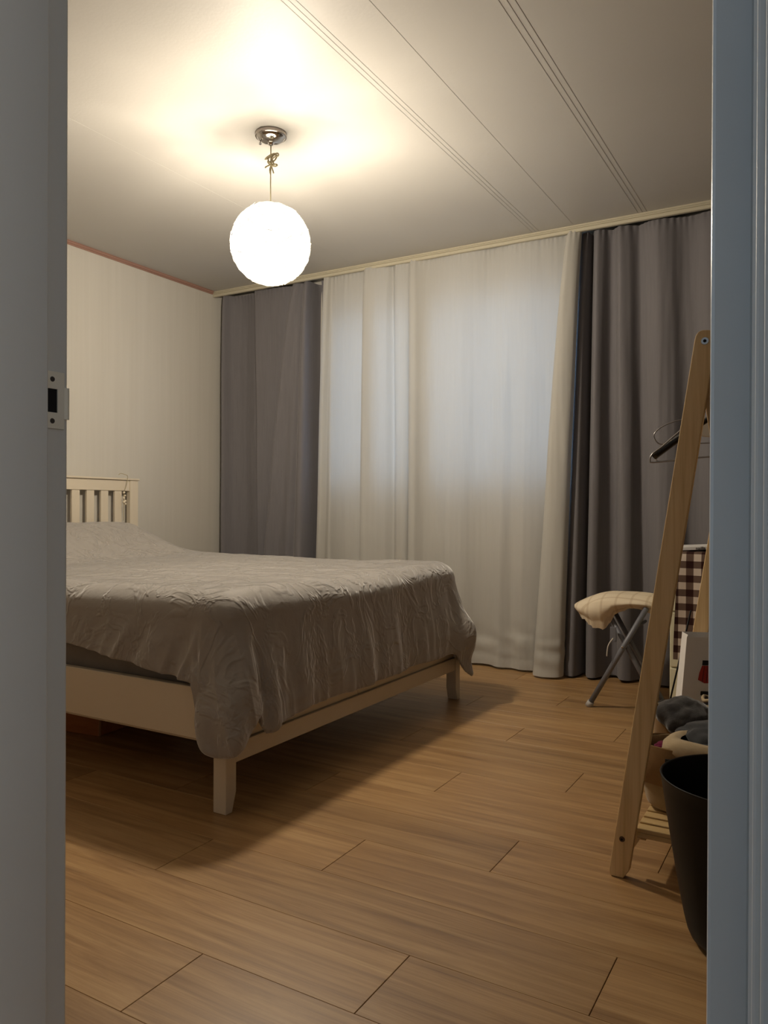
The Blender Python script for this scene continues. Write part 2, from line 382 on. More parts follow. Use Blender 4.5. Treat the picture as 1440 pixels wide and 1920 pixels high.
# ------------------------------------------------------------------ curtains
def crv(P, n):
    P = [Vector((a, b, 0)) for a, b in P]; m = len(P)-1; out = []
    for i in range(n):
        u = i/(n-1)*m; k = min(int(u), m-1); t = u-k
        p0, p1, p2, p3 = P[max(k-1, 0)], P[k], P[k+1], P[min(k+2, m)]
        q = .5*((2*p1)+(p2-p0)*t+(2*p0-5*p1+4*p2-p3)*t*t+(3*p1-p0-3*p2+p3)*t**3); out.append((q.x, q.y))
    return np.array(out)
def curtain(name, top, bot, mat_, label, zt=2.205, zb=.012, n=340, m=150, seed=0, buckle=0, hem=.075, wob=1.0, amp=1.35):
    A = crv(top, n); B = crv(bot, n); V = []; F = []
    for j in range(m):
        t = j/(m-1); z = zt + (zb-zt)*t; e = t**.8
        gather = 1-.25*math.exp(-t/.02)
        for i in range(n):
            x = A[i, 0]*(1-e)+B[i, 0]*e; y = A[i, 1]*(1-e)+B[i, 1]*e
            ym = 3.80 if 'grey' in label else 3.775
            y = ym+(y-ym)*gather*amp
            u = i/(n-1)
            y += wob*(.006*nz(x*5+seed, z*.8, seed) + .0035*nz(x*16+seed, z*1.8+3, seed)*min(1, t*3) + .0016*nz(x*45, z*3, seed+5))
            x += wob*.006*nz(u*9+seed, z*.9, seed+9)
            y += .003*math.exp(-t/.012)*math.sin(x*240+6*nz(x*9, 0, 1))
            if buckle:
                bz = math.exp(-((z-.13)/.09)**2)
                y -= buckle*bz*(.018*nz(x*9, z*14, seed)+.012*nz(x*4+z*8, z*22, seed+3))
            zz = z
            if hem and abs(z-hem) < .012: y += .0018*math.exp(-((z-hem)/.004)**2)
            if t > .97: zz += .006*nz(x*6, 0, seed)
            V.append((x, y, zz))
    for j in range(m-1):
        for i in range(n-1):
            a = j*n+i; F.append((a, a+1, a+n+1, a+n))
    o = pyd(name, V, F, mat_)
    return tag(o, label, 'curtain')
S = lambda pts, dy=.02, dx=0: [(x+dx, y+dy) for x, y in pts]
curtain('curtain',
  S([(-3.43,3.81),(-3.418,3.765),(-3.40,3.762),(-3.375,3.79),(-3.30,3.805),(-3.22,3.80),(-3.185,3.795),(-3.172,3.775),(-3.15,3.77),(-3.06,3.778),(-2.96,3.785),(-2.90,3.80),(-2.872,3.80),(-2.860,3.768),(-2.835,3.762),(-2.81,3.78),(-2.79,3.79),(-2.775,3.765),(-2.75,3.766),(-2.742,3.80),(-2.735,3.84),(-2.70,3.845),(-2.68,3.80),(-2.655,3.80),(-2.57,3.84)]),
  S([(-3.42,3.82),(-3.41,3.755),(-3.385,3.75),(-3.35,3.785),(-3.28,3.805),(-3.20,3.80),(-3.155,3.80),(-3.14,3.785),(-3.13,3.78),(-3.125,3.79),(-3.12,3.805),(-3.115,3.81),(-3.112,3.80),(-3.105,3.750),(-3.075,3.738),(-3.00,3.765),(-2.92,3.755),(-2.875,3.775),(-2.83,3.745),(-2.775,3.742),(-2.755,3.78),(-2.75,3.845),(-2.72,3.85),(-2.69,3.80),(-2.66,3.80),(-2.62,3.84)]),
  mat['graycurtain'], 'dark grey curtain hanging in the corner left of the white curtains', seed=1, amp=1.9, n=420, wob=1.0)
curtain('curtain',
  S([(-2.575,3.795),(-2.60,3.785),(-2.62,3.765),(-2.612,3.745),(-2.585,3.745),(-2.57,3.765),(-2.545,3.762),(-2.46,3.755),(-2.38,3.760),(-2.31,3.772),(-2.275,3.770),(-2.285,3.755),(-2.322,3.748),(-2.333,3.737),(-2.312,3.728),(-2.25,3.737),(-2.19,3.750),(-2.15,3.765),(-2.125,3.745),(-2.08,3.745),(-2.045,3.760),(-2.05,3.785)], .012),
  S([(-2.60,3.80),(-2.64,3.795),(-2.67,3.775),(-2.665,3.74),(-2.64,3.725),(-2.615,3.745),(-2.60,3.775),(-2.52,3.755),(-2.42,3.745),(-2.32,3.775),(-2.27,3.78),(-2.28,3.76),(-2.325,3.745),(-2.34,3.725),(-2.31,3.715),(-2.25,3.735),(-2.19,3.75),(-2.15,3.775),(-2.115,3.745),(-2.07,3.735),(-2.045,3.755),(-2.05,3.79)], .012),
  mat['whitecurtain'], 'narrow white curtain panel on the left, partly hidden behind the bed', seed=2, amp=1.35, wob=1.0, n=420)
curtain('curtain',
  S([(-1.94,3.795),(-1.99,3.792),(-2.03,3.785),(-2.045,3.762),(-2.032,3.740),(-2.00,3.737),(-1.96,3.752),(-1.90,3.760),(-1.82,3.752),(-1.74,3.747),(-1.65,3.753),(-1.56,3.765),(-1.48,3.760),(-1.42,3.750),(-1.34,3.752),(-1.25,3.762),(-1.16,3.772),(-1.115,3.772),(-1.12,3.757),(-1.142,3.750),(-1.145,3.738),(-1.125,3.730),(-1.10,3.735),(-1.083,3.750),(-1.085,3.772),(-1.12,3.790),(-1.16,3.792)], .012),
  S([(-1.93,3.80),(-1.98,3.797),(-2.02,3.787),(-2.04,3.76),(-2.028,3.730),(-1.99,3.727),(-1.94,3.757),(-1.87,3.765),(-1.79,3.740),(-1.71,3.745),(-1.63,3.770),(-1.56,3.765),(-1.50,3.742),(-1.44,3.757),(-1.38,3.742),(-1.32,3.750),(-1.27,3.765),(-1.235,3.755),(-1.245,3.73),(-1.28,3.715),(-1.288,3.69),(-1.255,3.672),(-1.20,3.672),(-1.155,3.690),(-1.15,3.73),(-1.18,3.765),(-1.22,3.775)], .012),
  mat['whitecurtain'], 'wide white curtain panel glowing with dusk light beyond the foot of the bed', seed=3, buckle=.9, amp=1.4, wob=1.1, n=460)
curtain('curtain',
  S([(-1.13,3.84),(-1.10,3.80),(-1.078,3.785),(-1.058,3.79),(-1.046,3.85),(-1.034,3.795),(-1.01,3.77),(-.985,3.785),(-.955,3.815),(-.925,3.80),(-.90,3.775),(-.86,3.79),(-.82,3.815),(-.78,3.79),(-.73,3.775),(-.68,3.785),(-.63,3.805),(-.57,3.81),(-.50,3.785),(-.40,3.80),(-.30,3.775),(-.18,3.805),(-.05,3.78),(.1,3.80),(.25,3.78),(.38,3.80),(.52,3.79)]),
  S([(-1.19,3.84),(-1.165,3.77),(-1.14,3.73),(-1.10,3.735),(-1.075,3.84),(-1.06,3.79),(-1.035,3.735),(-1.0,3.74),(-.96,3.815),(-.92,3.82),(-.885,3.75),(-.84,3.76),(-.80,3.82),(-.76,3.80),(-.70,3.75),(-.63,3.76),(-.58,3.81),(-.53,3.80),(-.47,3.76),(-.38,3.80),(-.28,3.76),(-.16,3.81),(-.04,3.765),(.1,3.81),(.25,3.77),(.38,3.81),(.52,3.79)]),
  mat['graycurtain'], 'dark grey curtain right of the white curtains, behind the wooden rack', n=460, seed=4, wob=1.2, amp=1.2)

# ------------------------------------------------------------------ bed
bed = tag(empty('bed', (-2.43, 2.33, 0)), 'white wooden bed with slatted headboard and low footboard', 'bed')
BY0, BY1, BXF = 1.577, 3.082, -1.412
HX0, HX1 = -3.455, -3.425
def leg(y0, y1, taper):   # footboard leg in YZ, tapered on its inner side
    if taper > 0: pts = [(y0, .0005), (y0+.026, .0005), (y1, .055), (y1, .33), (y0, .33)]
    else: pts = [(y1, .0005), (y1-.026, .0005), (y0, .055), (y0, .33), (y1, .33)]
    prism('leg', pts, 0, BXF-.046, BXF, mat['bed'], bed, .0015)
leg(BY0, BY0+.042, 1); leg(BY1-.042, BY1, -1)
box('footboard_rail', BXF-.030, BXF-.002, BY0+.0425, BY1-.0425, .132, .186, mat['bed'], bed, .0015)
ym_ = 2.262
for a, b in ((BY0+.0425, ym_-.001), (ym_+.001, BY1-.0425)):
    box('footboard_panel', BXF-.028, BXF-.012, a, b, .1865, .33, mat['bed'], bed, .001)
box('side_rail', HX1+.0005, BXF-.0465, BY0+.001, BY0+.024, .19, .334, mat['bed'], bed, .002)
box('side_rail', HX1+.0005, BXF-.0465, BY1-.024, BY1-.001, .19, .334, mat['bed'], bed, .002)
for y0, y1 in ((BY0, BY0+.058), (BY1-.058, BY1)):
    box('headboard_post', HX0, HX1, y0, y1, .0005, .985, mat['bed'], bed, .0015)
box('headboard_rail', HX0+.004, HX1-.004, BY0+.0585, BY1-.0585, .925, .985, mat['bed'], bed, .0015)
box('headboard_rail', HX0+.004, HX1-.004, BY0+.0585, BY1-.0585, .40, .50, mat['bed'], bed, .0015)
box('headboard_cap', HX0-.004, HX1+.006, BY0-.006, BY1+.006, .9855, .996, mat['bed'], bed, .002)
sl = None
k = 0
y = 2.923
while y > BY0+.07:
    if sl is None:
        sl = box('headboard_slat', HX0+.008, HX1-.008, y, y+.049, .5005, .9245, mat['bed'], bed, .001); sbase = y; sl0 = sl.location.copy()
    else:
        o = sl.copy(); link(o); o.parent = bed; o.location = sl0 + Vector((0, y-sbase, 0))
    y -= .0925
box('centre_slat_base', HX1+.01, BXF-.05, BY0+.03, BY1-.03, .175, .195, mat['bed'], bed)

bm = bmesh.new(); add_box(bm, -3.40, -1.475, 1.608, 3.050, .1955, .500)
bmesh.ops.bevel(bm, geom=[e for e in bm.edges if abs(e.verts[0].co.z-e.verts[1].co.z) > .1], offset=.07, segments=8, affect='EDGES', profile=.5)
bmesh.ops.bevel(bm, geom=[e for e in bm.edges if e.verts[0].co.z > .49 and e.verts[1].co.z > .49 and len([f for f in e.link_faces if abs(f.normal.z) < .5]) == 1], offset=.035, segments=4, affect='EDGES', profile=.5)
mt = from_bm('mattress', bm, mat['sheet'])
tag(mt, 'thick mattress in a dark grey fitted sheet, showing between duvet and bed rail', 'mattress')
for p_ in mt.data.polygons: p_.use_smooth = True

# duvet: rings around a rounded rectangle
def duvet():
    x0, x1, y0, y1, R = -3.41, -1.400, 1.566, 3.08, .10
    pts = []
    def arc(cx, cy, a0, a1, n, tagname):
        for i in range(n):
            a = a0+(a1-a0)*i/n; pts.append((cx+R*math.cos(a), cy+R*math.sin(a), math.cos(a), math.sin(a)))
    def seg(ax, ay, bx, by, n, nx, ny):
        for i in range(n):
            t = i/n; pts.append((ax+(bx-ax)*t, ay+(by-ay)*t, nx, ny))
    seg(x0+R, y0, x1-R, y0, 300, 0, -1); arc(x1-R, y0+R, -PI/2, 0, 90, 'n')
    seg(x1, y0+R, x1, y1-R, 250, 1, 0); arc(x1-R, y1-R, 0, PI/2, 80, 'f')
    seg(x1-R, y1, x0+R, y1, 120, 0, 1); arc(x0+R, y1-R, PI/2, PI, 16, 'h')
    seg(x0, y1-R, x0, y0+R, 60, -1, 0); arc(x0+R, y0+R, PI, 1.5*PI, 16, 'h')
    N = len(pts)
    def topz(x, y):
        z = .598 + .010*nz(x*1.6, y*1.6, 2) + .0035*nz(x*5, y*7, 4)
        hx = 1-sstep(-3.22, -2.80, x+.10*nz(y*2, 1, 0))
        hy = sstep(3.10, 2.78, y)*sstep(1.5, 1.75, y)
        mid = 1-.10*math.exp(-((y-2.33)/.06)**2)
        z += .158*hx*hy*mid
        z += .0022*nz(x*13+y*5, y*16-x*3, 7) + .0012*nz(x*30, y*40, 9)
        z += .006*(1-abs(nz(x*2.2+y*3.1, y*2.6-x, 12))*4)*.25
        return z
    V = []; F = []
    rings = 64
    for r_ in range(rings):
        s = 1-(1-r_/(rings-1))**2
        for (px, py, nx, ny) in pts:
            cx = min(max(px, x0+.74), x1-.74); cy = (y0+y1)/2
            x = cx+(px-cx)*s; y = cy+(py-cy)*s
            # rounded shoulder: last .10 m falls away
            d = math.hypot(px-x, py-y); z = topz(x, y)
            rr = .095+.02*nz(x*3, y*3, 5); rr = rr*(.75 if x < -3.3 else 1)
            if d < rr: z -= .078*(1-math.sqrt(max(0, 1-(1-d/rr)**2)))
            V.append((x, y, z))
    top0 = (rings-1)*N
    edge = V[top0:top0+N]
    # hem height around the perimeter
    side = 84
    # arc length parameter
    L = [0.0]
    for i in range(1, N): L.append(L[-1]+math.hypot(pts[i][0]-pts[i-1][0], pts[i][1]-pts[i-1][1]))
    def info(i):
        px, py, nx, ny = pts[i]
        near = max(0, -ny); foot = max(0, nx); far = max(0, ny); head = max(0, -nx)
        return px, py, nx, ny, near, foot, far, head
    hem = []; flare = []; corner = []
    for i in range(N):
        px, py, nx, ny, near, foot, far, head = info(i)
        l = L[i]
        if i < 300:
            h_ = .418 + (.352-.418)*(px+2.1)/.58; h_ = min(.46, h_) + .003*nz(px*4, 0, 3)
            fl_ = .030 + .018*sstep(-1.53, -1.50, px)
        elif i < 390:
            t = (i-300)/90; h_ = .350 - .105*sstep(.0, .16, t) - .075*math.sin(PI*min(1, t*1.15)) + .01*t; fl_ = .048+.030*math.sin(PI*(t*.9+.05))
        elif i < 640:
            t = (py-y0-R)/(y1-y0-2*R); h_ = .222 + .010*nz(py*7, 3, 1) - .022*math.exp(-((py-1.70)/.05)**2) + .008*t; fl_ = .026 + .03*math.exp(-(py-1.67)/.09)
            h_ += (.135-h_)*sstep(2.90, 2.98, py); fl_ += .05*sstep(2.84, 2.98, py)
        elif i < 720:
            t = (i-640)/80; h_ = .125+.10*t*t; fl_ = .085-.035*t
        else: h_ = .26; fl_ = .035
        if i >= 840: h_ = .42; fl_ = .004
        hem.append(h_); flare.append(fl_)
    ker = 4
    hem = [sum(hem[(i+k_) % N] for k_ in range(-ker, ker+1))/(2*ker+1) for i in range(N)]
    flare = [sum(flare[(i+k_) % N] for k_ in range(-8, 9))/17 for i in range(N)]
    for j in range(1, side+1):
        t = j/side
        for i in range(N):
            px, py, nx, ny = pts[i]; ex, ey, ez = edge[i]
            l = L[i]; hz = hem[i]
            # bulge out then down
            z = ez + (hz-ez)*t
            drop = ez - z
            out = flare[i]*sstep(-.02, .30, drop) - flare[i]*.012
            fc = math.exp(-((i-672)/42)**2); out += fc*(.028*math.exp(-((drop-.20)/.07)**2)-.020*math.exp(-((drop-.33)/.05)**2)+.02*sstep(.36, .46, drop))
            # folds; slanted towards the corners on the near side
            lam = l + (.45*drop if i < 300 else 0)
            am = min(1, drop/.16)
            f = 0
            cw = math.exp(-((i-348)/46)**2) + .8*math.exp(-((i-672)/44)**2)
            if i < 400: f += -.026*math.exp(-((i-303)/9)**2)*sstep(.04, .22, drop) + .016*math.exp(-((i-326)/10)**2)*sstep(.02, .2, drop)
            f += (.026*nz(lam*7.5, drop*1.5, 1) + .020*nz(lam*17, drop*3, 2) + .004*nz(lam*38, drop*9, 3))*am*((1.0-.45*t) if i < 300 else .55)
            ridge = 1-abs(nz(lam*11, drop*2.2, 11))*2.4
            f += .010*max(0, ridge)**3*am*(1.0 if i < 390 else .35*sstep(.05, .3, drop))
            f += cw*am*(.022*math.sin(l*46+drop*6+.6) + .010*math.sin(l*95-drop*9)+.006*nz(l*30, drop*18, 5))
            if 390 <= i < 640: f += (.007*nz(l*24+drop*3, drop*4.5, 6)+.003*nz(l*11+drop*9, drop*30, 8))*sstep(.06, .32, drop)
            # fold line where the foot drape wraps round the near corner
            f *= 1.0
            x = ex + nx*(out+f); y = ey + ny*(out+f)
            # sweep to the left at the near corner tip
            if i < 300: x += 0
            # keep outside the frame
            if 390 <= i < 640: x = max(x, BXF+.006+.004*am)
            if i < 300: y = min(y, BY0-.006)
            if 300 <= i < 390:
                acx, acy = x1-R, y0+R; dd = math.hypot(x-acx, y-acy); want = .100+.034*sstep(.46, .35, z)
                if dd < want: x = acx+(x-acx)*want/dd; y = acy+(y-acy)*want/dd
            # rolled hem
            if t > .965:
                q = (t-.965)/.035; x -= nx*.006*q*q; y -= ny*.006*q*q
            V.append((x, y, z))
    T = rings+side
    # a turned-in hem row gives the cover its thickness
    base = len(V)
    for i in range(N):
        x, y, z = V[base-N+i]; nx, ny = pts[i][2], pts[i][3]
        V.append((x-nx*.010, y-ny*.010, z+.012))
    T += 1
    for r_ in range(T-1):
        for i in range(N):
            a = r_*N+i; b = r_*N+(i+1) % N; F.append((a, a+N, b+N, b))
    o = pyd('duvet', V, F, mat['duvet'])
    return o
dv = tag(duvet(), 'rumpled grey cotton duvet spread over the bed and hanging past the footboard', 'duvet')

# wooden storage box under the bed
sb = tag(empty('storage_box', (-2.5, 2.1, 0)), 'orange-brown wooden storage box pushed under the near side of the bed', 'box')
Rz = Matrix.Translation((-2.295, 1.885, 0)) @ Matrix.Rotation(math.radians(6), 4, 'Z')
def rbox(name, a, m, par, M_=None, bev=.001, seg=1):
    bm = bmesh.new(); add_box(bm, *a, bev, M_, seg); return from_bm(name, bm, m, par)
rbox('front_panel', (-.60, 0, 0, .014, .001, .125), mat['boxwood'], sb, Rz)
rbox('side_panel', (-.014, 0, .0145, .42, .001, .125), mat['boxwood'], sb, Rz)
rbox('side_panel', (-.60, -.586, .0145, .42, .001, .125), mat['boxwood'], sb, Rz)
rbox('back_panel', (-.60, 0, .4205, .4345, .001, .125), mat['boxwood'], sb, Rz)
rbox('bottom_panel', (-.585, -.015, .015, .42, .001, .012), mat['boxwood'], sb, Rz)
rbox('corner_strip', (.0003, .0025, -.001, .010, .001, .125), mat['boxedge'], sb, Rz)

# bead string hung on the headboard
bs = tag(empty('bead_string', (-3.42, 2.975, .99)), 'knotted cord with ivory beads hung over the headboard end', 'beads')
xb = HX1+.0125
tube('cord', smooth_path([(xb-.004, 2.935, 1.012), (xb, 2.945, 1.020), (xb, 2.975, 1.016), (xb, 2.994, 1.008), (xb+.0, 2.992, .985), (xb, 2.986, .955), (xb, 2.975, .93), (xb-.002, 2.968, .89), (xb-.002, 2.970, .85), (xb-.002, 2.968, .76)], 6), .0018, mat['cord'], bs, 6)
for (dy, z, r_) in ((-.003, .915, .007), (.004, .898, .006), (-.004, .884, .008), (.005, .868, .008), (-.003, .862, .009), (.006, .852, .007)):
    bm = bmesh.new(); bmesh.ops.create_icosphere(bm, subdivisions=2, radius=r_, matrix=Matrix.Translation((xb+.003, 2.970+dy, z)))
    from_bm('bead', bm, mat['bead'], bs, True)

# ------------------------------------------------------------------ pendant lamp
LX, LY, LZ, LR = -1.826, 2.274, 1.818, .147
lamp = tag(empty('pendant_lamp', (LX, LY, H)), 'glowing white string-ball pendant lamp hanging from a chrome ceiling cap', 'lamp')
lathe('canopy', [(.001, H-.0005), (.056, H-.0005), (.0565, H-.012), (.054, H-.014), (.053, H-.014), (.0515, H-.017), (.044, H-.024), (.030, H-.030), (.016, H-.033), (.009, H-.035), (.008, H-.043), (.001, H-.044)], LX, LY, mat['chrome'], lamp, 56)
lathe('canopy_rim', [(.0572, H-.0006), (.0585, H-.001), (.059, H-.012), (.0575, H-.0135), (.0573, H-.012)], LX, LY, M('satin_rim', (.50, .44, .40), .35, .6).m, lamp, 56)
for a in (math.radians(-150),):
    lathe('canopy_screw', [(.001, H-.040), (.0045, H-.040), (.0045, H-.034), (.002, H-.034), (.002, H-.020)], LX+.040*math.cos(a), LY+.040*math.sin(a), mat['chrome'], lamp, 12)
tube('cord', [(LX, LY, H-.04), (LX-.001, LY, 2.05), (LX, LY, LZ+LR-.004)], .0022, mat['cord'], lamp, 8)
kn = []
for i in range(90):
    t = i/89; a = t*2*PI*3.6; rr = .015*(1+.5*math.sin(a*.37))
    kn.append((LX+.006+rr*math.cos(a), LY-.004+rr*.7*math.sin(a*1.0+.4), 2.128+.018*math.cos(t*PI)+.010*math.sin(a*1.3)))
V, F = tube_data(kn, .0026, 6)
V, F = tube_data(smooth_path([(LX+.004, LY, 2.142), (LX+.022, LY-.006, 2.147), (LX+.040, LY-.01, 2.146), (LX+.043, LY-.01, 2.136), (LX+.022, LY-.01, 2.134), (LX, LY, 2.128)], 6), .0026, 6, V, F)
V, F = tube_data(smooth_path([(LX, LY, 2.115), (LX+.012, LY-.006, 2.095), (LX+.018, LY-.006, 2.078)], 5), .0028, 6, V, F)
V, F = tube_data(smooth_path([(LX+.002, LY, 2.115), (LX-.002, LY-.004, 2.095), (LX+.001, LY-.002, 2.078)], 5), .0026, 6, V, F)
pyd('cord_knot', V, F, mat['cord'], lamp)
sh = M('glowing_paper_shade', (.9, .86, .76), .8)
em = sh.node('ShaderNodeEmission'); em.inputs['Color'].default_value = (1, .93, .80, 1); em.inputs['Strength'].default_value = 10
trn = sh.node('ShaderNodeBsdfTransparent'); ms = sh.node('ShaderNodeMixShader'); ms.inputs[0].default_value = .62
sh.l.new(em.outputs[0], ms.inputs[1]); sh.l.new(trn.outputs[0], ms.inputs[2]); sh.l.new(ms.outputs[0], sh.o.inputs['Surface'])
V = []; F = []; nu, nv = 96, 60
for j in range(nv+1):
    th = PI*(.06+.90*j/nv)
    for i in range(nu):
        a = 2*PI*i/nu; d = Vector((math.sin(th)*math.cos(a), math.sin(th)*math.sin(a), math.cos(th)))
        rr = LR*(.975+.035*noise.noise(d*6)+.022*noise.noise(d*17)); V.append((LX+d.x*rr, LY+d.y*rr, LZ+d.z*rr))
for j in range(nv):
    for i in range(nu): F.append((j*nu+i, j*nu+(i+1) % nu, (j+1)*nu+(i+1) % nu, (j+1)*nu+i))
pyd('shade', V, F, sh.m, lamp)
th_ = M('glowing_thread', (.3, .28, .22), .8); th_.b.inputs['Emission Color'].default_value = (1, .95, .84, 1); th_.b.inputs['Emission Strength'].default_value = .72
V = []; F = []
rnd = random.Random(3)
for q in range(110):
    ax = Vector((rnd.gauss(0, 1), rnd.gauss(0, 1), rnd.gauss(0, 1))).normalized(); u_ = ax.orthogonal().normalized(); v_ = ax.cross(u_)
    off = rnd.uniform(-.75, .75); c = math.sqrt(1-off*off); a0 = rnd.uniform(0, 2*PI); ln = rnd.uniform(1.2, 4.5); P = []
    for i in range(26):
        a = a0+ln*i/25; d = (ax*(off+.08*noise.noise(Vector((a*1.5, q, 0))))+(u_*math.cos(a)+v_*math.sin(a))*c).normalized()
        rr = LR*(1.012+.028*noise.noise(d*7+Vector((q, 0, 0)))+(.03*((i-22)/3)**2 if i > 22 and q % 9 == 0 else 0)); P.append(Vector((LX, LY, LZ))+d*rr)
    tube_data(P, .0011, 4, V, F)
thr = pyd('shade_threads', V, F, th_.m, lamp, False); tag(thr, kind='stuff')
bulbm = M('bulb_glow', (1, 1, 1), .5); bulbm.b.inputs['Emission Color'].default_value = (1, .86, .66, 1); bulbm.b.inputs['Emission Strength'].default_value = 6
pl = bpy.data.lights.new('bulb_light', 'POINT'); pl.energy = LAMP_POWER; pl.color = (1.0, .865, .685); pl.shadow_soft_size = .055
plo = bpy.data.objects.new('bulb_light', pl); link(plo, lamp); plo.location = Vector((LX, LY, LZ))-Vector(lamp.location)
lathe('holder_light_blocker', [(.001, LZ+LR-.01), (.016, LZ+LR-.012), (.018, LZ+.09), (.051, LZ+.064), (.051, LZ+.060), (.001, LZ+.0595)], LX, LY, mat['whiteplastic'], lamp, 20)  # holder flared into an unseen disc that blocks the bulb's upward light

# ------------------------------------------------------------------ clothes rack
rack = tag(empty('clothes_rack', (-.24, 2.13, 0)), 'pine A-frame clothes rack with slatted bottom shelf, standing by the door', 'clothes rack')
XA, ZA = -.240, 1.192
def rack_leg(sign, y0, y1):
    fx = XA + sign*.177; w_ = .0215
    d = Vector((XA-fx, ZA)); d.normalize(); n = Vector((d.y, -d.x)); top = Vector((XA, ZA)); bot = Vector((fx, 0))
    pts = []
    b0 = bot - n*w_; b1 = bot + n*w_
    f0 = bot + n*w_ if True else 0
    L0 = lambda side, z: (bot.x+d.x*(z/d.y) + side*w_/d.y*1.0, z)
    pts = [L0(-1, .012), (L0(-1, 0)[0]+.006, .0006), (L0(1, 0)[0]-.010, .0006), L0(1, .020)]
    s1 = top + n*w_; s0 = top - n*w_
    e = top + d*.0215
    for k_ in range(0, 11):
        a = PI*k_/10; c_, s_ = math.cos(a), math.sin(a); sq = .75
        ca = math.copysign(abs(c_)**sq, c_); sa = abs(s_)**sq
        p = top + n*w_*ca + d*.024*sa; pts.append((p.x, p.y))
    return prism('leg', pts, 1, y0, y1, mat['rackwood'], rack, .0018, 2)
rack_leg(-1, 1.767, 1.786); rack_leg(1, 1.7865, 1.8055)
rack_leg(-1, 2.505, 2.524); rack_leg(1, 2.4855, 2.5045)
def bolt(x, y, z, r_=.0088, mm=None, hole=True):
    bm = bmesh.new(); Mx = Matrix.Translation((x, y-.001, z)) @ Matrix.Rotation(PI/2, 4, 'X')
    bmesh.ops.create_cone(bm, cap_ends=True, segments=24, radius1=r_, radius2=r_*.85, depth=.0024, matrix=Mx)
    b = from_bm('bolt', bm, mm or mat['boltmetal'], rack)
    bm = bmesh.new(); bmesh.ops.create_cone(bm, cap_ends=True, segments=6, radius1=r_*.42, radius2=r_*.42, depth=.0008, matrix=Matrix.Translation((x, y-.0026, z)) @ Matrix.Rotation(PI/2, 4, 'X'))
    from_bm('socket_shade', bm, mat['dark'], b)  # black hexagon stands for the shade in the bolt recess
bolt(XA, 1.767, ZA); bolt(-.408, 1.767, .0885, .0065, M('wood_brown_bolt', (.11, .06, .035), .5, .2).m)
tube('hanging_rod', [(XA, 1.806, ZA-.0), (XA, 2.485, ZA-.0)], .013, mat['slatwood'], rack, 20)
# shelf: end bars + slats along X
SZ = .112
def legx(sign, z): return XA + sign*.177*(1-z/ZA)
sxa, sxb = legx(-1, SZ)+.022, legx(1, SZ)-.022
for y0 in (1.7875+.02, 2.462):
    box('shelf_bar', sxa-.006, sxb+.006, y0-.016, y0+.002, SZ-.022, SZ-.010, mat['slatwood'], rack, .0015)
box('shelf_side_bar', sxa-.006, sxa+.014, 1.8105, 2.4435, SZ-.034, SZ-.0105, mat['slatwood'], rack, .0015)
box('shelf_side_bar', sxb-.014, sxb+.006, 1.8105, 2.4435, SZ-.034, SZ-.0105, mat['slatwood'], rack, .0015)
for sg, xx in ((1, sxa-.010), (-1, sxb+.010)):
    prism('bracket', [(xx-.014*sg, SZ-.058), (xx-.004*sg, SZ-.058), (xx+.016*sg, SZ-.0225), (xx-.008*sg, SZ-.0225)], 1, 1.7925, 1.8085, mat['rackwood'], rack)
sl = None; y = 1.790
while y < 2.44:
    if sl is None: sl = box('shelf_slat', sxa-.004, sxb+.004, y, y+.030, SZ-.0095, SZ, mat['slatwood'], rack, .0012); y00 = y; l0 = sl.location.copy()
    else:
        o = sl.copy(); link(o); o.parent = rack; o.location = l0+Vector((0, y-y00, 0))
    y += .0405

# hangers on the rod
def hang_path(cx, y, hw, zs, drop, top=1.218):
    """hook + shoulders + bottom bar, centred at cx, in the XZ plane"""
    hook = [(cx+.022*math.cos(a), y, ZA+.0165+.0+.022*math.sin(a)-.022) for a in [math.radians(q) for q in range(-40, 200, 20)]]
    return hook
def hook(name, cx, y, z_sh, r_, m, par):
    R_ = .0145+r_+.0005
    P = [(cx+R_*math.cos(math.radians(q)), y, ZA+R_*math.sin(math.radians(q))) for q in range(-30, 181, 15)]
    P = P[::-1]
    P = P + [] ; P2 = [(cx+R_*math.cos(math.radians(q)), y, ZA+R_*math.sin(math.radians(q))) for q in range(200, -31, -15)]
    P2 += [(cx+.006, y, ZA-.028), (cx, y, ZA-.045), (cx, y, z_sh)]
    return tube(name, P2, r_, m, par, 8)
hb = tag(empty('clothes_hanger', (XA, 2.09, ZA)), 'glossy black hanger with a thick ribbed shoulder and chrome trouser bar on the rack', 'hanger', 'clothes hangers on the wooden rack')
yk = 2.09; tipx = -.414; ztip = .962; zc = 1.078
hook('hook', XA, yk, zc, .0022, mat['chrome'], hb)
def shoulder(name, y, hw, zt_, zc_, r0, r1, m, par, sag=.01):
    P = []; n_ = 24; rs = []
    for i in range(n_+1):
        u_ = -1+2*i/n_; a = abs(u_)
        z = zc_ + (zt_-zc_)*(a**1.15) ; P.append((XA+u_*hw, y, z)); rs.append(r0+(r1-r0)*a)
    V, F = tube_data(P, rs, 10); V = [Vector((v.x, y+(v.y-y)*1.6, v.z)) for v in V]
    return pyd(name, V, F, m, par)
shoulder('shoulder_bar', yk, .168, ztip+.008, zc, .006, .010, mat['blackgloss'], hb)
tube('trouser_bar', smooth_path([(tipx+.012, yk, ztip+.002), (tipx+.022, yk, ztip-.006), (tipx+.07, yk, ztip-.001), (XA, yk, ztip+.004), (-.48-tipx-.022, yk, ztip-.002), (-.48-tipx-.012, yk, ztip+.002)], 5), .0020, mat['chrome'], hb, 8)
h2 = tag(empty('clothes_hanger', (XA, 2.06, ZA)), 'plain bent-wire hanger in front of the glossy black one on the rack', 'hanger', 'clothes hangers on the wooden rack')
yk = 2.06
hook('hook', XA, yk, 1.085, .0016, mat['wire'], h2)
